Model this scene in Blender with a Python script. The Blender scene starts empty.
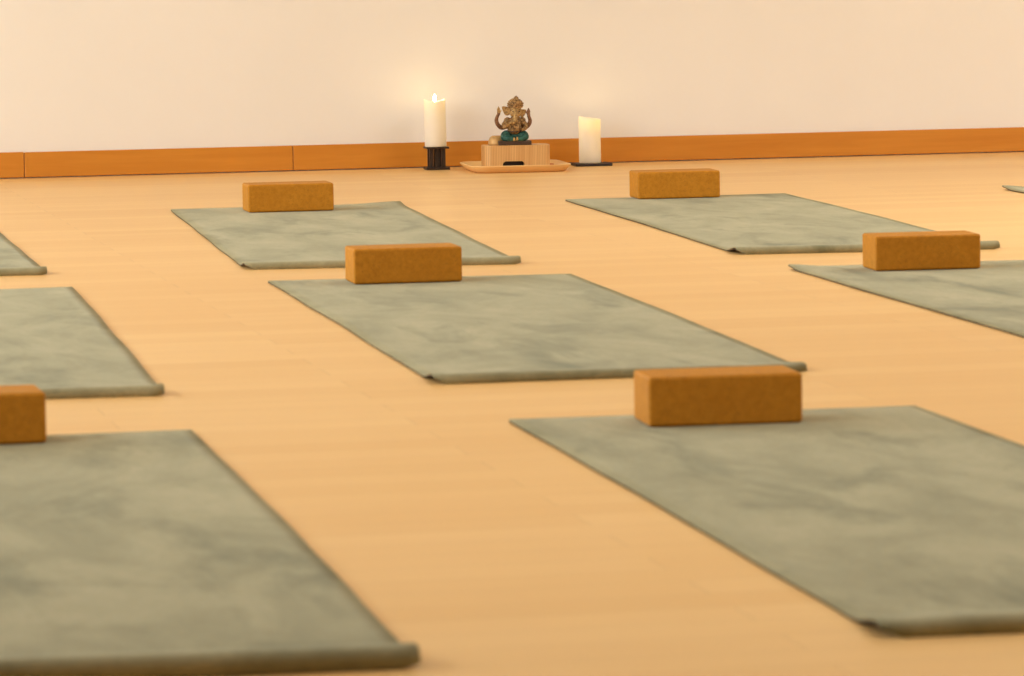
import bpy, bmesh, math, random
from mathutils import Vector, Matrix, noise

random.seed(7)
SC = bpy.context.scene
COL = SC.collection
PI = math.pi

# ------------------------------------------------------------------ helpers
def link(o, parent=None):
    COL.objects.link(o)
    if parent is not None:
        o.parent = parent
    return o

def mesh_obj(name, bm, mats, parent=None, smooth=False, loc=None, rot=None):
    me = bpy.data.meshes.new(name)
    bmesh.ops.recalc_face_normals(bm, faces=bm.faces[:])
    bm.to_mesh(me)
    bm.free()
    for m in (mats if isinstance(mats, (list, tuple)) else [mats]):
        me.materials.append(m)
    if smooth:
        for p in me.polygons:
            p.use_smooth = True
    o = bpy.data.objects.new(name, me)
    link(o, parent)
    if loc is not None:
        o.location = loc
    if rot is not None:
        o.rotation_euler = rot
    return o

def empty(name, loc, rz=0.0):
    o = bpy.data.objects.new(name, None)
    o.empty_display_size = 0.05
    o.location = loc
    o.rotation_euler = (0, 0, rz)
    return link(o)

def tag(o, label, cat, group=None):
    o['label'] = label
    o['category'] = cat
    if group:
        o['group'] = group
    return o

def structure(o):
    o['kind'] = 'structure'
    return o

def add_box(bm, c, s, bevel=0.0, seg=3, mi=0):
    r = bmesh.ops.create_cube(bm, size=1.0)
    vs = r['verts']
    for v in vs:
        v.co = Vector((v.co.x * s[0] + c[0], v.co.y * s[1] + c[1], v.co.z * s[2] + c[2]))
    es = list({e for v in vs for e in v.link_edges})
    fs = list({f for v in vs for f in v.link_faces})
    for f in fs:
        f.material_index = mi
    if bevel > 0:
        bmesh.ops.bevel(bm, geom=es, offset=bevel, segments=seg, profile=0.5, affect='EDGES')

def add_ellipsoid(bm, c, r, rot=None, u=20, v=12):
    m = Matrix.Translation(c)
    if rot is not None:
        m = m @ rot.to_4x4()
    m = m @ Matrix.Diagonal((r[0], r[1], r[2], 1))
    bmesh.ops.create_uvsphere(bm, u_segments=u, v_segments=v, radius=1.0, matrix=m)

def add_tube(bm, pts, radii, n=14, caps=True):
    """swept tube with a radius per point and rounded ends"""
    pts = [Vector(p) for p in pts]
    # densify with Catmull-Rom
    P, R = [], []
    for i in range(len(pts) - 1):
        p0 = pts[max(i - 1, 0)]; p1 = pts[i]; p2 = pts[i + 1]; p3 = pts[min(i + 2, len(pts) - 1)]
        for k in range(5):
            t = k / 5
            q = 0.5 * ((2 * p1) + (p2 - p0) * t + (2 * p0 - 5 * p1 + 4 * p2 - p3) * t * t + (3 * p1 - p0 - 3 * p2 + p3) * t ** 3)
            P.append(q); R.append(radii[i] * (1 - t) + radii[i + 1] * t)
    P.append(pts[-1]); R.append(radii[-1])
    rings = []
    ref = Vector((0.13, 1, 0.07)).normalized()
    for i, p in enumerate(P):
        d = (P[min(i + 1, len(P) - 1)] - P[max(i - 1, 0)]).normalized()
        a = d.cross(ref)
        if a.length < 1e-4:
            a = d.cross(Vector((1, 0, 0)))
        a.normalize()
        b = d.cross(a)
        rings.append([bm.verts.new(p + (a * math.cos(2 * PI * k / n) + b * math.sin(2 * PI * k / n)) * R[i]) for k in range(n)])
    for i in range(len(rings) - 1):
        for k in range(n):
            bm.faces.new((rings[i][k], rings[i][(k + 1) % n], rings[i + 1][(k + 1) % n], rings[i + 1][k]))
    bm.faces.new(rings[0][::-1])
    bm.faces.new(rings[-1])
    if caps:
        add_ellipsoid(bm, P[0], (R[0],) * 3, u=12, v=8)
        add_ellipsoid(bm, P[-1], (R[-1],) * 3, u=12, v=8)

def add_prism(bm, outline, z0, z1, bevel=0.0, seg=2, top_only=False):
    """vertical extrusion of a closed xy outline"""
    lo = [bm.verts.new((x, y, z0)) for x, y in outline]
    hi = [bm.verts.new((x, y, z1)) for x, y in outline]
    n = len(outline)
    fb = bm.faces.new(lo[::-1]); ft = bm.faces.new(hi)
    for k in range(n):
        bm.faces.new((lo[k], lo[(k + 1) % n], hi[(k + 1) % n], hi[k]))
    if bevel > 0:
        es = list(ft.edges) + ([] if top_only else list(fb.edges))
        bmesh.ops.bevel(bm, geom=es, offset=bevel, segments=seg, profile=0.5, affect='EDGES')

def round_rect(w, d, r, n=7, cx=0, cy=0):
    out = []
    for sx, sy, a0 in ((1, -1, -PI / 2), (1, 1, 0), (-1, 1, PI / 2), (-1, -1, PI)):
        for k in range(n):
            a = a0 + (PI / 2) * k / (n - 1)
            out.append((cx + sx * (w / 2 - r) + r * math.cos(a), cy + sy * (d / 2 - r) + r * math.sin(a)))
    return out

def remesh(o, voxel, smooth_iter=2):
    m = o.modifiers.new('union', 'REMESH')
    m.mode = 'VOXEL'
    m.voxel_size = voxel
    m.use_smooth_shade = True
    s = o.modifiers.new('soften', 'SMOOTH')
    s.iterations = smooth_iter
    s.factor = 0.5
    return o

# ------------------------------------------------------------------ materials
class NT:
    def __init__(self, name):
        self.m = bpy.data.materials.new(name)
        self.m.use_nodes = True
        self.t = self.m.node_tree
        self.t.nodes.clear()
        self.out = self.n('ShaderNodeOutputMaterial')
        self.b = self.n('ShaderNodeBsdfPrincipled')
        self.l(self.b.outputs[0], self.out.inputs[0])
    def n(self, k, **kw):
        x = self.t.nodes.new(k)
        for a, v in kw.items():
            setattr(x, a, v)
        return x
    def l(self, a, b):
        self.t.links.new(a, b)
    def set(self, **kw):
        for k, v in kw.items():
            self.b.inputs[k.replace('_', ' ')].default_value = v
        return self
    def coords(self, kind='Object', scale=(1, 1, 1), loc=(0, 0, 0)):
        mp = self.n('ShaderNodeMapping')
        mp.inputs['Scale'].default_value = scale
        mp.inputs['Location'].default_value = loc
        if kind == 'World':
            g = self.n('ShaderNodeNewGeometry')
            self.l(g.outputs['Position'], mp.inputs[0])
        else:
            g = self.n('ShaderNodeTexCoord')
            self.l(g.outputs[kind], mp.inputs[0])
        return mp.outputs[0]
    def noise(self, vec, scale, detail=4, rough=0.55, dist=0.0):
        x = self.n('ShaderNodeTexNoise')
        x.inputs['Scale'].default_value = scale
        x.inputs['Detail'].default_value = detail
        x.inputs['Roughness'].default_value = rough
        x.inputs['Distortion'].default_value = dist
        self.l(vec, x.inputs['Vector'])
        return x.outputs['Fac']
    def ramp(self, fac, stops):
        r = self.n('ShaderNodeValToRGB')
        cr = r.color_ramp
        while len(cr.elements) < len(stops):
            cr.elements.new(0.5)
        for e, (p, c) in zip(cr.elements, stops):
            e.position = p
            e.color = (c, c, c, 1) if isinstance(c, (int, float)) else (*c, 1)
        self.l(fac, r.inputs[0])
        return r.outputs[0]
    def mix(self, fac, a, b, mode='MIX'):
        x = self.n('ShaderNodeMix', data_type='RGBA', blend_type=mode)
        for s, v in ((x.inputs[0], fac), (x.inputs[6], a), (x.inputs[7], b)):
            if isinstance(v, (int, float)):
                s.default_value = v
            elif isinstance(v, tuple):
                s.default_value = (*v, 1)
            else:
                self.l(v, s)
        return x.outputs[2]
    def color(self, sock):
        self.l(sock, self.b.inputs['Base Color'])
    def bump(self, h, strength=0.2, dist=0.002):
        x = self.n('ShaderNodeBump')
        x.inputs['Strength'].default_value = strength
        x.inputs['Distance'].default_value = dist
        self.l(h, x.inputs['Height'])
        self.l(x.outputs[0], self.b.inputs['Normal'])

def mat_wall():
    k = NT('cream_plaster').set(Roughness=0.9, Specular_IOR_Level=0.15)
    v = k.coords('World')
    a = k.noise(v, 2.5, 5)
    k.color(k.mix(k.ramp(a, [(0.35, 0.0), (0.7, 1.0)]), (0.880, 0.848, 0.772), (0.900, 0.868, 0.792)))
    k.bump(k.noise(v, 60, 4), 0.12, 0.002)
    return k.m

def mat_floor():
    k = NT('pale_strip_parquet').set(Roughness=0.40, Specular_IOR_Level=0.22)
    v = k.coords('World')
    br = k.n('ShaderNodeTexBrick', offset=0.37, offset_frequency=2)
    k.l(v, br.inputs['Vector'])
    br.inputs['Color1'].default_value = (0, 0, 0, 1)
    br.inputs['Color2'].default_value = (1, 1, 1, 1)
    br.inputs['Mortar'].default_value = (0.5, 0.5, 0.5, 1)
    br.inputs['Scale'].default_value = 1.0
    br.inputs['Mortar Size'].default_value = 0.0006
    br.inputs['Brick Width'].default_value = 1.15
    br.inputs['Row Height'].default_value = 0.095
    grain = k.noise(k.coords('World', (1.2, 38, 1)), 3.0, 6, 0.6, 0.3)
    big = k.noise(k.coords('World', (0.5, 1.6, 1)), 1.0, 3)
    c = k.mix(br.outputs['Color'], FLOOR_A, FLOOR_B)
    c = k.mix(k.ramp(grain, [(0.3, 0.0), (0.75, 0.55)]), c, FLOOR_C)
    c = k.mix(k.ramp(big, [(0.35, 0.0), (0.7, 0.35)]), c, FLOOR_C)
    c = k.mix(k.ramp(br.outputs['Fac'], [(0.0, 0.0), (1.0, 0.45)]), c, (0.30, 0.15, 0.06))
    k.color(c)
    return k.m

def mat_wood(name, a, b, axis=0, rough=0.45, scale=1.0):
    k = NT(name).set(Roughness=rough, Specular_IOR_Level=0.35)
    s = [30, 30, 30]; s[axis] = 2.0
    g = k.noise(k.coords('World', tuple(x * scale for x in s)), 1.0, 5, 0.6, 0.5)
    k.color(k.mix(k.ramp(g, [(0.3, 0.0), (0.7, 1.0)]), a, b))
    return k.m

def mat_bamboo_strips():
    k = NT('bamboo_strips').set(Roughness=0.5, Specular_IOR_Level=0.3)
    w = k.n('ShaderNodeTexWave', wave_type='BANDS', bands_direction='X')
    w.inputs['Scale'].default_value = 62
    w.inputs['Distortion'].default_value = 0.6
    w.inputs['Detail'].default_value = 2
    k.l(k.coords('Object'), w.inputs['Vector'])
    n = k.noise(k.coords('Object', (90, 6, 3)), 1.0, 3)
    c = k.mix(k.ramp(w.outputs['Fac'], [(0.1, 0.0), (0.9, 1.0)]), (0.60, 0.330, 0.115), (0.80, 0.50, 0.205))
    c = k.mix(k.ramp(n, [(0.35, 0.0), (0.7, 0.6)]), c, (0.55, 0.275, 0.085))
    k.color(c)
    return k.m

def mat_cork():
    k = NT('cork').set(Roughness=0.6, Specular_IOR_Level=0.18)
    v = k.coords('World')
    fine = k.noise(v, 420, 3, 0.7)
    mid = k.noise(v, 90, 4, 0.6)
    big = k.noise(v, 14, 3)
    c = k.mix(k.ramp(mid, [(0.35, 0.0), (0.68, 1.0)]), CORK_A, CORK_B)
    c = k.mix(k.ramp(fine, [(0.55, 0.0), (0.75, 0.75)]), c, (0.16, 0.065, 0.02))
    c = k.mix(k.ramp(big, [(0.4, 0.0), (0.7, 0.35)]), c, CORK_B)
    k.color(c)
    k.bump(fine, 0.25, 0.001)
    return k.m

def mat_suede():
    k = NT('green_suede_mat').set(Roughness=0.85, Specular_IOR_Level=0.2)
    k.set(Sheen_Weight=0.25, Sheen_Roughness=0.5)
    k.b.inputs['Sheen Tint'].default_value = (0.75, 0.78, 0.62, 1)
    v = k.coords('World')
    nap = k.noise(k.coords('World', (1.0, 0.42, 1.0)), 6.5, 7, 0.66, 0.5)
    marks = k.noise(k.coords('World', (1.0, 0.36, 1.0), (3.1, 1.7, 0)), 6.0, 5, 0.6, 0.5)
    fine = k.noise(v, 130, 3, 0.6)
    c = k.mix(k.ramp(nap, [(0.33, 0.0), (0.68, 1.0)]), SUEDE_A, SUEDE_B)
    c = k.mix(k.ramp(marks, [(0.54, 0.0), (0.70, 0.8)]), c, SUEDE_C)
    c = k.mix(k.ramp(fine, [(0.45, 0.0), (0.8, 0.25)]), c, SUEDE_C)
    k.color(c)
    k.bump(k.noise(v, 9, 4), 0.25, 0.004)
    return k.m

def mat_plain(name, col, rough=0.6, spec=0.3, metal=0.0, var=None, scale=60):
    k = NT(name).set(Roughness=rough, Specular_IOR_Level=spec, Metallic=metal)
    n = k.noise(k.coords('World'), scale, 4)
    k.color(k.mix(k.ramp(n, [(0.35, 0.0), (0.68, 1.0)]), col, var or tuple(c * 0.8 for c in col)))
    return k.m

def mat_bronze(name, light, dark, scale=190, rough=0.5, metal=0.35):
    k = NT(name).set(Roughness=rough, Specular_IOR_Level=0.4, Metallic=metal)
    v = k.coords('World')
    n = k.noise(v, scale, 4, 0.65)
    k.color(k.mix(k.ramp(n, [(0.36, 0.0), (0.62, 1.0)]), dark, light))
    k.bump(k.noise(v, scale * 1.6, 3), 0.6, 0.002)
    return k.m

def mat_wax():
    k = NT('ivory_wax').set(Roughness=0.45, Specular_IOR_Level=0.3)
    n = k.noise(k.coords('World'), 40, 3)
    c = k.mix(k.ramp(n, [(0.3, 0.0), (0.7, 1.0)]), (0.95, 0.93, 0.86), (0.97, 0.95, 0.90))
    k.color(c)
    tr = k.n('ShaderNodeBsdfTranslucent')
    tr.inputs[0].default_value = (1.0, 0.89, 0.52, 1)
    ms = k.n('ShaderNodeMixShader')
    ms.inputs[0].default_value = 0.32
    k.l(k.b.outputs[0], ms.inputs[1]); k.l(tr.outputs[0], ms.inputs[2])
    k.l(ms.outputs[0], k.out.inputs[0])
    return k.m

def mat_flame():
    k = NT('candle_flame')
    e = k.n('ShaderNodeEmission')
    e.inputs[0].default_value = (1.0, 0.72, 0.34, 1)
    e.inputs[1].default_value = FLAME
    k.l(e.outputs[0], k.out.inputs[0])
    return k.m

FLOOR_A = (0.83, 0.51, 0.185); FLOOR_B = (0.91, 0.605, 0.250); FLOOR_C = (0.76, 0.435, 0.145)
CORK_A = (0.61, 0.255, 0.020); CORK_B = (0.50, 0.195, 0.012)
SUEDE_A = (0.238, 0.212, 0.106); SUEDE_B = (0.41, 0.360, 0.200); SUEDE_C = (0.12, 0.115, 0.050)
FLAME = 72.0

M_WALL = mat_wall(); M_FLOOR = mat_floor()
M_CEIL = mat_plain('white_ceiling_paint', (0.70, 0.67, 0.62), 0.9, 0.1)
M_BASE = mat_wood('orange_beech', (0.66, 0.268, 0.032), (0.57, 0.210, 0.020), 0, 0.42)
M_FRAME = mat_plain('white_window_paint', (0.8, 0.79, 0.76), 0.5)
M_CORK = mat_cork(); M_SUEDE = mat_suede()
M_RUBBER = mat_plain('dark_natural_rubber', (0.085, 0.058, 0.030), 0.8, 0.15)
M_STRIPS = mat_bamboo_strips()
M_TRAY = mat_wood('pale_bamboo_tray', (0.88, 0.56, 0.215), (0.80, 0.47, 0.165), 0, 0.45, 1.5)
M_DARK = mat_plain('near_black', (0.012, 0.009, 0.007), 0.5)
M_BRONZE = mat_bronze('aged_bronze', (0.50, 0.30, 0.11), (0.085, 0.043, 0.017))
M_GOLD = mat_bronze('rubbed_gold_bronze', (0.60, 0.38, 0.135), (0.20, 0.110, 0.038), 150)
M_ARM = mat_bronze('red_brown_bronze', (0.33, 0.165, 0.075), (0.12, 0.055, 0.028), 150)
M_GREEN = mat_bronze('green_patina', (0.035, 0.140, 0.100), (0.008, 0.040, 0.030), 120, 0.55, 0.1)
M_SLAB = mat_plain('dark_bronze_base', (0.085, 0.05, 0.03), 0.55, 0.4, 0.2, None, 120)
M_BRASS = mat_plain('pale_brass', (0.62, 0.37, 0.13), 0.5, 0.4, 0.25)
M_HOLDER = mat_wood('black_brown_wood', (0.050, 0.030, 0.018), (0.022, 0.013, 0.009), 2, 0.4, 2)
M_SLATE = mat_plain('black_slate', (0.028, 0.022, 0.024), 0.45, 0.4)
M_RED = mat_plain('orange_red_cloth', (0.62, 0.17, 0.05), 0.8)
M_WAX = mat_wax(); M_FLAME = mat_flame()
M_WICK = mat_plain('charred_wick', (0.02, 0.015, 0.01), 0.9)

# ------------------------------------------------------------------ the room
X0, X1, Y0, Y1, ZC = -2.2, 7.2, -2.5, 13.212, 2.8
T = 0.15
def quad_slab(name, c, s, m):
    bm = bmesh.new()
    add_box(bm, c, s)
    return structure(mesh_obj(name, bm, m))

quad_slab('floor', ((X0 + X1) / 2, (Y0 + Y1) / 2, -0.05), (X1 - X0 + 2 * T, Y1 - Y0 + 2 * T, 0.1), M_FLOOR)
quad_slab('ceiling', ((X0 + X1) / 2, (Y0 + Y1) / 2, ZC + 0.05), (X1 - X0 + 2 * T, Y1 - Y0 + 2 * T, 0.1), M_CEIL)
quad_slab('wall_back', ((X0 + X1) / 2, Y1 + T / 2, ZC / 2), (X1 - X0, T, ZC), M_WALL)
quad_slab('wall_front', ((X0 + X1) / 2, Y0 - T / 2, ZC / 2), (X1 - X0, T, ZC), M_WALL)
quad_slab('wall_right', (X1 + T / 2, (Y0 + Y1) / 2, ZC / 2), (T, Y1 - Y0, ZC), M_WALL)

# left wall with four tall windows
WIN = [(1.0, 3.4), (4.2, 6.6), (7.4, 9.8), (10.4, 12.6)]
WZ0, WZ1 = 0.55, 2.45
bm = bmesh.new()
ys = [Y0] + [v for w in WIN for v in w] + [Y1]
for i in range(0, len(ys), 2):
    add_box(bm, (X0 - T / 2, (ys[i] + ys[i + 1]) / 2, ZC / 2), (T, ys[i + 1] - ys[i], ZC))
for a, b in WIN:
    add_box(bm, (X0 - T / 2, (a + b) / 2, WZ0 / 2), (T, b - a, WZ0))
    add_box(bm, (X0 - T / 2, (a + b) / 2, (WZ1 + ZC) / 2), (T, b - a, ZC - WZ1))
structure(mesh_obj('wall_left', bm, M_WALL))
for i, (a, b) in enumerate(WIN):
    bm = bmesh.new()
    xm = X0 - T / 2
    for y in (a + 0.03, (a + b) / 2, b - 0.03):
        add_box(bm, (xm, y, (WZ0 + WZ1) / 2), (0.07, 0.06, WZ1 - WZ0))
    for z in (WZ0 + 0.03, WZ1 - 0.03):
        add_box(bm, (xm, (a + b) / 2, z), (0.06, b - a, 0.06))
    structure(mesh_obj('window_%d' % (i + 1), bm, M_FRAME))

# baseboard of the back wall: three lengths butted together
BH, BT = 0.0795, 0.0145
def baseboard(name, xa, xb, dz=0.0):
    bm = bmesh.new()
    add_box(bm, ((xa + xb) / 2, Y1 - BT / 2, 0.0015 + (BH + dz) / 2), (xb - xa - 0.0016, BT, BH + dz - 0.003), 0.0022, 2)
    o = structure(mesh_obj(name, bm, M_BASE))
    return o
baseboard('baseboard_back', X0, 1.2535, 0.001)
baseboard('baseboard_back.001', 1.2535, 2.084)
baseboard('baseboard_back.002', 2.084, X1)

# ------------------------------------------------------------------ yoga mats
TH_RUB, TH_TOP = 0.0026, 0.0022

RISE = 0.13
def mat_profile(H, tmax=1.0):
    """distance along the mat past its nominal end, height: a low hump whose tip curls down to the floor"""
    pts = []
    def bez(p0, p1, p2, p3, n, t1=1.0, last=False):
        for k in range(n + (1 if last else 0)):
            t = t1 * k / n
            a = (1 - t) ** 3; b = 3 * (1 - t) ** 2 * t; c = 3 * (1 - t) * t * t; d = t ** 3
            pts.append((a * p0[0] + b * p1[0] + c * p2[0] + d * p3[0], a * p0[1] + b * p1[1] + c * p2[1] + d * p3[1]))
    bez((-RISE, 0), (-0.075, 0), (-0.050, H), (-0.012, H), 14)
    bez((-0.012, H), (0.001, H), (0.0055, 0.60 * H), (-0.003, 0.0), 10, tmax, True)
    return pts

def make_mat(label, bl, br, fl, fr, hump=(0.018, 0.018), lift=None, bow=0.0, group='green yoga mats on the floor', seed=0):
    bl, br, fl, fr = (Vector((*p, 0)) for p in (bl, br, fl, fr))
    ctr = (bl + br + fl + fr) / 4
    L = ((bl - fl).length + (br - fr).length) / 2
    EXT = 0.024
    root = tag(empty('yoga_mat', (ctr.x, ctr.y, 0), 0), label, 'yoga mat', group)
    NU, NV = 28, 70
    rows = []
    for j in range(NV):
        rows.append(((j / NV) * (L - RISE), None))
    def ring(u):
        H = hump[0] * (1 - u) + hump[1] * u
        e = math.exp(-(u * 0.61 / 0.020) ** 2) + 0.5 * math.exp(-((1 - u) * 0.61 / 0.012) ** 2)
        pr = [(d * (L + EXT - RISE) / (L - RISE), 0.0) for d, _ in rows] + [(L + EXT + d, z) for d, z in mat_profile(H, 1 - 0.5 * e)]
        return pr
    def grid(o0, o1):
        bm = bmesh.new()
        layers = ([], [])
        for i in range(NU + 1):
            u = i / NU
            pr = ring(u)
            n = len(pr)
            cols = ([], [])
            for j, (d, z) in enumerate(pr):
                a = pr[max(j - 1, 0)]; b = pr[min(j + 1, n - 1)]
                tx, tz = b[0] - a[0], b[1] - a[1]
                ln = math.hypot(tx, tz) or 1
                nx, nz = -tz / ln, tx / ln
                for q, off in ((0, o0), (1, o1)):
                    dd = d + nx * off; zz = z + nz * off
                    v = dd / L
                    p = (bl * (1 - u) + br * u) * (1 - v) + (fl * (1 - u) + fr * u) * v
                    w = noise.noise(Vector((p.x * 3 + seed, p.y * 2.2, seed * 1.7)))
                    if d < L - RISE:
                        zz += 0.0010 * max(0.0, w) * min(1, v * 8)
                    if lift:
                        for (lu, lv, h, r) in lift:
                            e = (((u - lu) * 0.61) ** 2 + ((v - lv) * L) ** 2) / (r * r)
                            zz += h * math.exp(-e)
                    side = (u - 0.5) * 2
                    p = p + Vector((bow * math.sin(PI * v) + 0.004 * side * noise.noise(Vector((seed + 9, v * 5, side))), 0, 0))
                    cols[q].append(bm.verts.new((p.x - ctr.x, p.y - ctr.y, zz)))
            layers[0].append(cols[0]); layers[1].append(cols[1])
        A, B = layers
        sides = []
        n = len(A[0])
        for i in range(NU):
            for j in range(n - 1):
                bm.faces.new((A[i][j], A[i][j + 1], A[i + 1][j + 1], A[i + 1][j]))
                bm.faces.new((B[i][j], B[i + 1][j], B[i + 1][j + 1], B[i][j + 1]))
        for j in range(n - 1):
            sides.append(bm.faces.new((A[0][j], B[0][j], B[0][j + 1], A[0][j + 1])))
            sides.append(bm.faces.new((A[NU][j], A[NU][j + 1], B[NU][j + 1], B[NU][j])))
        for i in range(NU):
            sides.append(bm.faces.new((A[i][0], A[i + 1][0], B[i + 1][0], B[i][0])))
            sides.append(bm.faces.new((A[i][-1], B[i][-1], B[i + 1][-1], A[i + 1][-1])))
        for f in bm.faces:
            f.smooth = True
        for f in sides:
            f.smooth = False
        return bm
    o = mesh_obj('rubber_backing', grid(0.0003, TH_RUB), M_RUBBER, root)
    o['label'] = 'dark rubber underside layer'
    o = mesh_obj('suede_surface', grid(TH_RUB, TH_RUB + TH_TOP), M_SUEDE, root)
    o['label'] = 'mottled green suede-like top layer'
    return root

make_mat('green yoga mat under the far left cork block, in the row nearest the wall',
         (1.467, 11.386), (2.082, 11.367), (1.352, 9.279), (1.947, 9.200), (0.011, 0.012), [(1, 0, 0.006, 0.09)], 0.0, seed=1)
make_mat('green yoga mat under the far right cork block, in front of the shorter candle',
         (2.530, 11.337), (3.141, 11.330), (2.452, 9.272), (3.039, 9.200), (0.012, 0.013), None, 0.004, seed=2)
make_mat('green yoga mat in the middle of the floor under the central cork block',
         (1.343, 8.874), (1.9745, 8.805), (1.282, 6.752), (1.896, 6.742), (0.012, 0.0085), None, 0.004, seed=3)
make_mat('green yoga mat cut off by the right edge, under the right-hand cork block',
         (2.4455, 8.800), (3.060, 8.791), (2.400, 6.744), (3.010, 6.729), (0.011, 0.011), [(0, 0, 0.006, 0.05)], 0.0, seed=4)
make_mat('large green yoga mat at the front right under the nearest whole cork block',
         (1.285, 6.158), (1.8965, 6.130), (1.239, 4.150), (1.846, 4.120), (0.012, 0.022), None, 0.004, seed=5)
make_mat('large green yoga mat at the front left, under a half-hidden cork block',
         (0.206, 6.178), (0.8185, 6.182), (0.152, 4.134), (0.761, 4.1125), (0.022, 0.0165), None, 0.004, seed=6)
make_mat('green yoga mat without a block in view, behind the front left mat',
         (0.319, 8.841), (0.935, 8.880), (0.242, 6.780), (0.8486, 6.7356), (0.010, 0.012), None, 0.003, seed=7)
make_mat('green yoga mat at the far left edge, only its right corner showing',
         (0.348, 11.36), (0.955, 11.36), (0.318, 9.35), (0.925, 9.311), (0.010, 0.012), None, 0.003, seed=8)
make_mat('green yoga mat at the far right edge, only its lifted back corner showing',
         (3.750, 11.30), (4.365, 11.33), (3.700, 9.26), (4.308, 9.25), (0.011, 0.011), [(0, 0, 0.007, 0.05)], 0.0, seed=9)

# ------------------------------------------------------------------ cork blocks
bm = bmesh.new()
add_box(bm, (0, 0, 0.0361), (0.2258, 0.1190, 0.0722), 0.0050, 4)
BLOCK = None
ZMAT = 0.0056
for x, y, rz, label in (
    (1.5675, 6.0300, -0.05, 'cork yoga block on the front right mat, largest whole block in view'),
    (0.4850, 6.135, 0.02, 'cork yoga block on the front left mat, cut off by the left edge'),
    (1.6075, 8.7500, -0.016, 'cork yoga block on the central mat'),
    (2.6955, 8.6600, -0.054, 'cork yoga block on the mat cut off by the right edge'),
    (1.7510, 11.190, -0.015, 'cork yoga block on the far left mat, nearest the dark candle holder'),
    (2.8215, 11.290, -0.035, 'cork yoga block on the far right mat, below the shorter candle'),
):
    if BLOCK is None:
        o = BLOCK = mesh_obj('cork_yoga_block', bm, M_CORK, None, False)
    else:
        o = BLOCK.copy()
        COL.objects.link(o)
    o.location = (x, y, ZMAT); o.rotation_euler = (0, 0, rz)
    tag(o, label, 'yoga block', 'cork blocks on the yoga mats')

# ------------------------------------------------------------------ altar: tray and bamboo block
AX, AY, AR = 2.7315, 12.930, -0.05
bm = bmesh.new()
def tray_ring(w, d, r, z):
    return [bm.verts.new((x, y, z)) for x, y in round_rect(w, d, r, 8)]
rings = [tray_ring(0.271, 0.275, 0.040, 0.0), tray_ring(0.281, 0.286, 0.044, 0.003), tray_ring(0.310, 0.312, 0.052, 0.0185), tray_ring(0.312, 0.314, 0.053, 0.021),
         tray_ring(0.306, 0.308, 0.050, 0.0222), tray_ring(0.296, 0.298, 0.046, 0.0205), tray_ring(0.268, 0.272, 0.040, 0.0075), tray_ring(0.254, 0.258, 0.034, 0.006)]
for a, b in zip(rings, rings[1:]):
    n = len(a)
    for i in range(n):
        bm.faces.new((a[i], a[(i + 1) % n], b[(i + 1) % n], b[i]))
bm.faces.new(rings[0][::-1]); bm.faces.new(rings[-1])
tray = mesh_obj('bamboo_tray', bm, M_TRAY, None, True, (AX - 0.004, AY - 0.005, 0.0005), (0, 0, AR))
tag(tray, 'shallow pale bamboo tray with raised rim on the floor before the baseboard', 'tray')

# bamboo block with a finger notch in the lower front edge
BW, BD, BHt = 0.203, 0.100, 0.0710
stand = tag(empty('bamboo_block', (AX + 0.001, AY + 0.010, 0.0067), AR), 'striped bamboo block with dark notch, carrying the elephant-headed statue', 'stand')
bm = bmesh.new()
NW, NH = 0.068, 0.0225
NX = -0.0135
out = round_rect(BW, BD, 0.022, 9)
# body above the notch
add_prism(bm, out, NH, BHt, 0.0025, 2, True)
# two cheeks and the rear wall below it
def clip(pts, x0, x1, y0, y1):
    return [(min(max(x, x0), x1), min(max(y, y0), y1)) for x, y in pts]
def uniq(p):
    r = []
    for q in p:
        if not r or (abs(q[0] - r[-1][0]) > 1e-6 or abs(q[1] - r[-1][1]) > 1e-6):
            r.append(q)
    if abs(r[0][0] - r[-1][0]) < 1e-6 and abs(r[0][1] - r[-1][1]) < 1e-6:
        r.pop()
    return r
add_prism(bm, uniq(clip(out, -BW / 2, NX - NW / 2, -BD / 2, BD / 2)), 0, NH)
add_prism(bm, uniq(clip(out, NX + NW / 2, BW / 2, -BD / 2, BD / 2)), 0, NH)
add_prism(bm, [(NX - NW / 2, 0.0), (NX + NW / 2, 0.0), (NX + NW / 2, BD / 2), (NX - NW / 2, BD / 2)], 0, NH)
# quarter-round fillets in the notch's upper corners
for s in (-1, 1):
    rr = 0.011
    prof = [(NX + s * NW / 2, NH + 0.002)] + [(NX + s * (NW / 2 - rr + rr * math.cos(a)), NH - rr + rr * math.sin(a)) for a in [PI / 2 * k / 6 for k in range(7)]][::-1]
    a = [bm.verts.new((x, -BD / 2 + 0.0001, z)) for x, z in prof]
    b = [bm.verts.new((x, 0.001, z)) for x, z in prof]
    n = len(prof)
    bm.faces.new(a); bm.faces.new(b[::-1])
    for k in range(n):
        bm.faces.new((a[k], a[(k + 1) % n], b[(k + 1) % n], b[k]))
mesh_obj('block_body', bm, M_STRIPS, stand)
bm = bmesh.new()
add_box(bm, (NX, -0.020, NH / 2 + 0.0005), (NW - 0.002, 0.038, NH - 0.0015), 0.002, 2)  # near-black box in the notch, its colour stands for the shade inside
o = mesh_obj('notch_shade', bm, M_DARK, stand)
o['label'] = 'black filler standing for the shade in the lower front notch'

# small flat reddish piece on the tray
bm = bmesh.new()
add_prism(bm, [(-0.022, -0.018), (0.018, -0.022), (0.024, 0.010), (0.004, 0.024), (-0.020, 0.016)], 0, 0.006, 0.001)
o = mesh_obj('cloth_scrap', bm, M_RED, None, False, (AX + 0.1195, AY + 0.090, 0.0067), (0, 0, 0.2))
o.scale = (0.75, 0.75, 1.0)
tag(o, 'small flat orange-red scrap lying on the tray right of the bamboo block', 'cloth')

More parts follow.
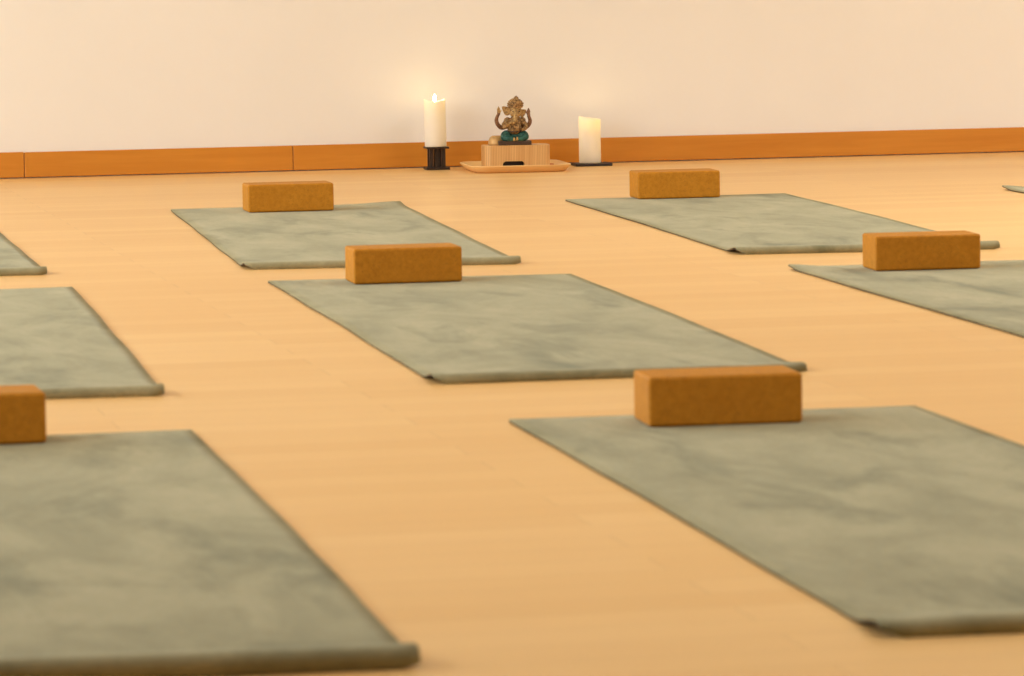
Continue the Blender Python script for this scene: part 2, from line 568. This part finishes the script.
# ------------------------------------------------------------------ statue
ZT = 0.0067 + BHt + 0.0002
SX, SY = AX - 0.0045, AY - 0.002
statue = tag(empty('elephant_headed_statue', (SX, SY, ZT), -0.10), 'small bronze elephant-headed seated figure with green trousers on the bamboo block', 'statue')
U = 0.000272
statue.scale = (1, 1, 0.972)
def S(zx, zy, y=0.0):
    return Vector(((zx - 273) * U, y, (620 - zy) * U))
bm = bmesh.new()
add_box(bm, (0, 0, 0.0066), (0.100, 0.058, 0.0132), 0.0012, 2)
mesh_obj('plinth', bm, M_SLAB, statue)

# trousers: crossed legs, knees out to the sides
bm = bmesh.new()
for s in (-1, 1):
    add_tube(bm, [(s * 0.012, 0.004, 0.030), (s * 0.026, -0.006, 0.031), (s * 0.0315, -0.014, 0.0265)], [0.015, 0.0155, 0.0125])
    add_tube(bm, [(s * 0.0315, -0.014, 0.0245), (s * 0.022, -0.0225, 0.0205), (s * 0.006, -0.024, 0.0185)], [0.0115, 0.0092, 0.0070])
add_ellipsoid(bm, (0, 0.006, 0.028), (0.028, 0.020, 0.0145))
remesh(mesh_obj('trousers', bm, M_GREEN, statue, True), 0.0011)['label'] = 'green patinated crossed legs'
for s in (-1, 1):
    bm = bmesh.new()
    add_ellipsoid(bm, (s * 0.0045 + 0.001, -0.0285, 0.0195 + s * 0.001), (0.0042, 0.0055, 0.0065))
    for k in range(4):
        add_ellipsoid(bm, (s * (0.0018 + 0.0019 * k) + 0.001, -0.0325, 0.0158 + 0.0004 * k), (0.0011, 0.0018, 0.0014), u=8, v=6)
    remesh(mesh_obj('foot', bm, M_GOLD, statue, True), 0.0007, 1)

# body: belly, chest, shoulders, lower arms in one surface
bm = bmesh.new()
add_ellipsoid(bm, S(275, 425, -0.008), (0.0225, 0.0195, 0.0205))
add_ellipsoid(bm, S(280, 365, 0.001), (0.0235, 0.0155, 0.0185))
add_ellipsoid(bm, S(285, 320, 0.002), (0.0150, 0.0120, 0.0110))
for s in (-1, 1):
    add_ellipsoid(bm, S(282 + s * 82, 340, 0.001), (0.0118, 0.0108, 0.0112))
# viewer's left lower arm bends and holds a round sweet, right one rests on the knee
add_tube(bm, [S(200, 345, 0), S(158, 385, -0.006), S(165, 410, -0.016), S(205, 400, -0.024)], [0.0085, 0.0080, 0.0070, 0.0056])
add_tube(bm, [S(362, 345, 0), S(398, 388, -0.006), S(398, 420, -0.014), S(370, 440, -0.023)], [0.0085, 0.0078, 0.0068, 0.0055])
# sash around the belly, armlets and necklace
def ring_tube(bm, c, rx, ry, tilt, r, a0=0, a1=2 * PI, n=22):
    pts = []
    for k in range(n + 1):
        a = a0 + (a1 - a0) * k / n
        p = Vector((rx * math.cos(a), ry * math.sin(a), 0))
        p.rotate(Matrix.Rotation(tilt, 3, 'X'))
        pts.append(Vector(c) + p)
    add_tube(bm, pts, [r] * len(pts), 8)
body = remesh(mesh_obj('body', bm, M_BRONZE, statue, True), 0.0010)
bm = bmesh.new()
ring_tube(bm, S(275, 455, -0.006), 0.0235, 0.0205, 0.12, 0.0020, PI, 2 * PI)
mesh_obj('sash', bm, M_SLAB, statue, True)
bm = bmesh.new()
for k in range(13):
    a = PI + PI * k / 12
    add_ellipsoid(bm, S(282, 345, 0.0) + Vector((0.0165 * math.cos(a), 0.0180 * math.sin(a), 0.011 * math.sin(a))), (0.0017,) * 3, u=8, v=6)
mesh_obj('necklace', bm, M_GOLD, statue, True)
bm = bmesh.new()
add_ellipsoid(bm, S(185, 385, -0.026), (0.0060, 0.0055, 0.0060))
mesh_obj('sweet', bm, M_GOLD, statue, True)
for s, c in ((-1, S(202, 400, -0.026)), (1, S(372, 440, -0.025))):
    bm = bmesh.new()
    add_ellipsoid(bm, c, (0.0050, 0.0042, 0.0048))
    for k in range(4):
        o_ = Vector((-s * 0.0045, -0.0015, 0.0036 - 0.0024 * k))
        add_tube(bm, [c + o_ * 0.5, c + o_ * 1.3 + Vector((0, -0.001, 0)), c + o_ * 1.6 + Vector((0, -0.004, 0))], [0.0013, 0.0012, 0.0010], 6)
    remesh(mesh_obj('hand', bm, M_BRONZE, statue, True), 0.0007, 1)

# head with trunk
bm = bmesh.new()
add_ellipsoid(bm, S(288, 235, -0.004), (0.0185, 0.0165, 0.0195))
add_ellipsoid(bm, S(262, 205, -0.008), (0.0095, 0.0100, 0.0090))
add_ellipsoid(bm, S(318, 205, -0.008), (0.0095, 0.0100, 0.0090))
add_ellipsoid(bm, S(258, 262, -0.011), (0.0088, 0.0085, 0.0085))
add_ellipsoid(bm, S(322, 262, -0.011), (0.0088, 0.0085, 0.0085))
add_tube(bm, [S(290, 225, -0.014), S(288, 265, -0.022), S(280, 305, -0.027), S(272, 340, -0.030), S(248, 362, -0.033), S(222, 360, -0.034), S(208, 378, -0.032)],
         [0.0098, 0.0088, 0.0075, 0.0062, 0.0052, 0.0044, 0.0034])
for k in range(6):
    ring_tube(bm, S(289 - 3 * k, 245 + 17 * k, -0.0185 - 0.0022 * k), 0.0090 - 0.0006 * k, 0.0078 - 0.0005 * k, 0.5, 0.0010, PI, 2 * PI, 10)
remesh(mesh_obj('head', bm, M_GOLD, statue, True), 0.0009, 1)
for s in (-1, 1):
    bm = bmesh.new()
    add_tube(bm, [S(290 + s * 26, 292, -0.020), S(290 + s * 40, 306, -0.025), S(290 + s * 44, 316, -0.030)], [0.0024, 0.0020, 0.0010], 8)
    mesh_obj('tusk', bm, M_GOLD, statue, True)
    bm = bmesh.new()
    add_ellipsoid(bm, S(290 + s * 34, 232, -0.0195), (0.0026, 0.0016, 0.0017), u=10, v=8)
    mesh_obj('eye', bm, M_DARK, statue, True)
# fan-shaped ears
for s, ol in ((-1, [(238, 190), (200, 178), (135, 165), (138, 200), (155, 250), (178, 285), (215, 278), (240, 262)]),
              (1, [(338, 205), (372, 212), (420, 213), (412, 245), (398, 275), (378, 305), (350, 305), (332, 268)])):
    bm = bmesh.new()
    pr = [S(a, b) for a, b in ol]
    cen = sum(pr, Vector()) / len(pr)
    def lay(y0, k):
        return [bm.verts.new((cen.x + (p.x - cen.x) * k, y0 + 0.10 * abs(p.x - 0.004) - 0.004, cen.z + (p.z - cen.z) * k)) for p in pr]
    r = [lay(0.0035, 0.90), lay(0.0015, 1.0), lay(-0.0015, 1.0), lay(-0.0028, 0.90), lay(-0.0012, 0.72), lay(-0.0006, 0.35)]
    for a, b in zip(r, r[1:]):
        n = len(a)
        for k in range(n):
            bm.faces.new((a[k], a[(k + 1) % n], b[(k + 1) % n], b[k]))
    bm.faces.new(r[0][::-1]); bm.faces.new(r[-1])
    o = mesh_obj('ear', bm, M_GOLD, statue, True)
    sb = o.modifiers.new('smooth', 'SUBSURF'); sb.levels = 2; sb.render_levels = 2
# domed crown with bands, beads and a knob
bm = bmesh.new()
add_ellipsoid(bm, S(290, 150, 0.0), (0.0238, 0.0205, 0.0195))
for zz, rr in ((182, 0.0226), (165, 0.0240), (118, 0.0205)):
    ring_tube(bm, S(290, zz, 0.0), rr, rr * 0.88, 0.10, 0.0016, 0, 2 * PI, 26)
add_ellipsoid(bm, S(300, 78, 0.0), (0.0075, 0.0070, 0.0050))
add_ellipsoid(bm, S(300, 67, 0.0), (0.0035, 0.0035, 0.0040))
add_ellipsoid(bm, S(289, 150, -0.0200), (0.0062, 0.0035, 0.0070))
for k in range(9):
    a = PI + PI * (k + 0.5) / 9
    add_ellipsoid(bm, S(290, 141, 0.0) + Vector((0.0240 * math.cos(a), 0.0212 * math.sin(a), 0)), (0.0022, 0.0022, 0.0030), u=8, v=6)
remesh(mesh_obj('crown', bm, M_BRONZE, statue, True), 0.0009, 1)
# two raised rear arms with their hands
for s, pts in ((-1, [(205, 400, 0.004), (135, 420, 0.004), (92, 385, 0.002), (74, 335, 0.0), (84, 290, -0.002), (100, 258, -0.003)]),
               (1, [(345, 405, 0.004), (400, 422, 0.004), (440, 390, 0.002), (455, 345, 0.0), (444, 305, -0.002), (438, 282, -0.003)])):
    bm = bmesh.new()
    add_tube(bm, [S(*p) for p in pts], [0.0068, 0.0070, 0.0066, 0.0060, 0.0050, 0.0048])
    for q, rr in ((2, 0.0080), (4, 0.0064)):
        add_ellipsoid(bm, S(*pts[q]), (rr, rr, 0.0018), Matrix.Rotation(s * (-0.5 if q == 2 else 0.2), 3, 'Y'))
    tip = S(*pts[-1])
    add_ellipsoid(bm, tip + Vector((0, 0, 0.002)), (0.0054, 0.0044, 0.0056))
    o = remesh(mesh_obj('raised_arm', bm, M_ARM, statue, True), 0.0009)
    bm = bmesh.new()
    wx, wz = pts[-1][0], pts[-1][1]
    add_ellipsoid(bm, S(wx - 1, wz - 22, -0.004), (0.0050, 0.0034, 0.0062))
    for k, ln in enumerate((40, 50, 48, 38)):
        fx = wx - 13 + 8.5 * k
        add_tube(bm, [S(fx, wz - 30, -0.004), S(fx - 1 + 0.4 * k, wz - 30 - ln * 0.5, -0.0052), S(wx - 6 + 4 * k, wz - 32 - ln, -0.0046)], [0.0016, 0.0015, 0.0011], 8)
    add_tube(bm, [S(wx + s * -14, wz - 14, -0.005), S(wx + s * -24, wz - 30, -0.006), S(wx + s * -25, wz - 42, -0.006)], [0.0017, 0.0015, 0.0011], 8)
    o2 = mesh_obj('raised_hand', bm, M_GOLD if s < 0 else M_ARM, o, True)

# brass bowl standing behind the statue's left side
bm = bmesh.new()
prof = [(0.0, 0.0), (0.015, 0.0), (0.021, 0.003), (0.0250, 0.009), (0.0262, 0.0155), (0.0268, 0.018), (0.0255, 0.018), (0.0245, 0.0150), (0.0225, 0.0095), (0.018, 0.004), (0.0, 0.0030)]
N = 32
rg = []
for r_, z_ in prof:
    if r_ == 0:
        rg.append([bm.verts.new((0, 0, z_))])
    else:
        rg.append([bm.verts.new((r_ * math.cos(2 * PI * k / N), r_ * math.sin(2 * PI * k / N), z_)) for k in range(N)])
for a, b in zip(rg, rg[1:]):
    for k in range(N):
        if len(a) == 1:
            bm.faces.new((a[0], b[(k + 1) % N], b[k]))
        elif len(b) == 1:
            bm.faces.new((a[k], a[(k + 1) % N], b[0]))
        else:
            bm.faces.new((a[k], a[(k + 1) % N], b[(k + 1) % N], b[k]))
# lies upside down
o = mesh_obj('brass_bowl', bm, M_BRASS, None, True, (SX - 0.046, SY + 0.034, ZT + 0.0274), (PI, 0, 0))
o.scale = (1.08, 1.08, 1.5)
tag(o, 'little upturned golden bowl on the bamboo block behind the statue', 'bowl')

# ------------------------------------------------------------------ candles
def make_candle(label, x, y, z, r, h, rim, well_depth, flame_z, lean=(0, 0), flame_h=0.021):
    root = tag(empty('pillar_candle', (x, y, z)), label, 'candle', 'pillar candles')
    root.rotation_euler = (lean[0], lean[1], 0)
    N = 56
    bm = bmesh.new()
    def ring(rr, zf):
        return [bm.verts.new((rr * math.cos(2 * PI * k / N), rr * math.sin(2 * PI * k / N), zf(2 * PI * k / N))) for k in range(N)]
    rings = [ring(r * 0.965, lambda a: 0.0), ring(r, lambda a: 0.0022)]
    for t in (0.2, 0.4, 0.6, 0.8, 0.92):
        rings.append(ring(r * (1 + 0.004 * math.sin(9 * t)), lambda a, t=t: t * (h + rim(a))))
    rings.append(ring(r * 0.995, lambda a: h + rim(a) - 0.0012))
    rings.append(ring(r * 0.955, lambda a: h + rim(a)))
    rings.append(ring(r * 0.90, lambda a: h + rim(a) - 0.0015))
    rings.append(ring(r * 0.84, lambda a: h + rim(a) * 0.6 - 0.007))
    rings.append(ring(r * 0.78, lambda a: h - well_depth * 0.75))
    rings.append(ring(r * 0.60, lambda a: h - well_depth))
    for a, b in zip(rings, rings[1:]):
        for k in range(N):
            bm.faces.new((a[k], a[(k + 1) % N], b[(k + 1) % N], b[k]))
    bm.faces.new(rings[0][::-1])
    c = bm.verts.new((0, 0, h - well_depth - 0.001))
    for k in range(N):
        bm.faces.new((rings[-1][k], rings[-1][(k + 1) % N], c))
    mesh_obj('wax_body', bm, M_WAX, root, True)
    bm = bmesh.new()
    add_tube(bm, [(0, 0, h - well_depth - 0.002), (0.0003, 0, (h - well_depth + flame_z) / 2), (0.001, 0, flame_z + 0.003)], [0.0011, 0.0011, 0.0009], 8)
    mesh_obj('wick', bm, M_WICK, root, True)
    bm = bmesh.new()
    prof = [(0.0, 0.0), (0.12, 0.55), (0.28, 0.95), (0.42, 1.0), (0.6, 0.78), (0.8, 0.4), (0.93, 0.13), (1.0, 0.0)]
    rg = []
    for t, w in prof:
        zz = flame_z + t * flame_h
        if w == 0:
            rg.append([bm.verts.new((0.0008, 0, zz))])
        else:
            rg.append([bm.verts.new((0.0008 + 0.0058 * w * math.cos(2 * PI * k / 16), 0.0058 * w * math.sin(2 * PI * k / 16), zz)) for k in range(16)])
    for a, b in zip(rg, rg[1:]):
        for k in range(16):
            if len(a) == 1:
                bm.faces.new((a[0], b[(k + 1) % 16], b[k]))
            elif len(b) == 1:
                bm.faces.new((a[k], a[(k + 1) % 16], b[0]))
            else:
                bm.faces.new((a[k], a[(k + 1) % 16], b[(k + 1) % 16], b[k]))
    f = mesh_obj('flame', bm, M_FLAME, root, True)
    return root

# left: dark stand of two square plates joined by upright posts
HX, HY = 2.5135, 13.085
hold = tag(empty('candle_stand', (HX, HY, 0.0004), -0.03), 'dark wooden candle stand with upright posts between two square plates', 'candle holder')
bm = bmesh.new(); add_box(bm, (0, 0, 0.004), (0.072, 0.072, 0.008), 0.001, 2); mesh_obj('base_plate', bm, M_HOLDER, hold)
bm = bmesh.new(); add_box(bm, (0, 0, 0.0675), (0.070, 0.070, 0.006), 0.001, 2); mesh_obj('top_plate', bm, M_HOLDER, hold)
for sx in (-1, 1):
    for sy in (-1, 1):
        bm = bmesh.new(); add_box(bm, (sx * 0.0185, sy * 0.0185, 0.03625), (0.0125, 0.0125, 0.0565), 0.001, 2); mesh_obj('post', bm, M_HOLDER, hold)
bm = bmesh.new(); add_box(bm, (0.0, -0.012, 0.03625), (0.018, 0.014, 0.0565), 0.001, 2); mesh_obj('center_post', bm, M_HOLDER, hold)

def rim_left(a):
    # drooping uneven lip: high at the two sides, dipped at the front
    return 0.0028 * math.cos(2 * a) + 0.0010 * math.sin(5 * a + 0.6) - 0.0008 * math.cos(a)
make_candle('tall lit ivory pillar candle on the dark wooden stand, left of the statue', HX - 0.0015, HY, 0.0712, 0.0335, 0.1425, rim_left, 0.020, 0.1370, (0, -0.012), 0.0255)

PX, PY = 3.002, 13.080
bm = bmesh.new()
add_prism(bm, round_rect(0.116, 0.108, 0.004, 4), 0.0, 0.008, 0.0012)
o = mesh_obj('slate_plate', bm, M_SLATE, None, False, (PX, PY, 0.0004), (0, 0, -0.03))
tag(o, 'thin black square slate plate under the shorter candle', 'plate')
def rim_right(a):
    return -0.0052 * math.cos(a) + 0.0008 * math.sin(3 * a)
make_candle('shorter lit ivory pillar candle on the black slate plate, right of the statue', PX - 0.003, PY, 0.0086, 0.0340, 0.1400, rim_right, 0.036, 0.1175, (0, 0), 0.0225)

# ------------------------------------------------------------------ light
def area(name, loc, rot, sx, sy, power, col, spread=PI):
    L = bpy.data.lights.new(name, 'AREA')
    L.shape = 'RECTANGLE'; L.size = sx; L.size_y = sy; L.energy = power; L.color = col
    L.spread = spread
    o = bpy.data.objects.new(name, L)
    o.location = loc; o.rotation_euler = rot
    return link(o)
DAY = (0.92, 0.995, 1.06)
LK, CK = 0.42, 0.5
for i, (a, b) in enumerate(WIN):
    area('window_daylight', (X0 - T - 0.03, (a + b) / 2, (WZ0 + WZ1) / 2), (0, -PI / 2, 0), WZ1 - WZ0, b - a, LK * (0.5, 135, 210, 200)[i], DAY)
for x, y, p in ((2.6, 4.6, 44), (5.7, 9.2, 190)):  # unseen fill lights, added under the ceiling to even out the room
    area('ceiling_fill', (x, y, ZC - 0.02), (0, 0, 0), 3.0, 2.4, CK * p, (0.93, 0.99, 1.06), 2.6)

w = bpy.data.worlds.new('daylight')
w.use_nodes = True
w.node_tree.nodes['Background'].inputs[0].default_value = (1.0, 0.92, 0.82, 1)
w.node_tree.nodes['Background'].inputs[1].default_value = 0.25
SC.world = w

# ------------------------------------------------------------------ camera
PITCH, ROLL, YAW, CH = 0.092269, 0.015417, 0.206655, 0.70625
c, s = math.cos(PITCH), math.sin(PITCH)
r0 = Vector((1, 0, 0)); u0 = Vector((0, s, c)); fwd = Vector((0, c, -s))
right = r0 * math.cos(ROLL) - u0 * math.sin(ROLL)
up = r0 * math.sin(ROLL) + u0 * math.cos(ROLL)
Rz = Matrix.Rotation(-YAW, 3, 'Z')
right, up, fwd = Rz @ right, Rz @ up, Rz @ fwd
cam = bpy.data.cameras.new('camera')
cam.sensor_fit = 'HORIZONTAL'; cam.sensor_width = 36.0; cam.lens = 151.688
cam.clip_start = 0.05; cam.clip_end = 60
cam.dof.use_dof = True; cam.dof.focus_distance = 12.6; cam.dof.aperture_fstop = 13.0
co = bpy.data.objects.new('camera', cam)
m = Matrix((right, up, -fwd)).transposed().to_4x4()
m.translation = Vector((0, 0, CH))
co.matrix_world = m
link(co)
SC.camera = co

SC.view_settings.view_transform = 'Standard'
SC.view_settings.look = 'None'
SC.view_settings.gamma = 1.0
SC.view_settings.use_curve_mapping = False
SC.view_settings.exposure = 0.27
SC.cycles.use_denoising = True
SC.cycles.max_bounces = 10
SC.cycles.diffuse_bounces = 6
SC.cycles.sample_clamp_indirect = 6.0
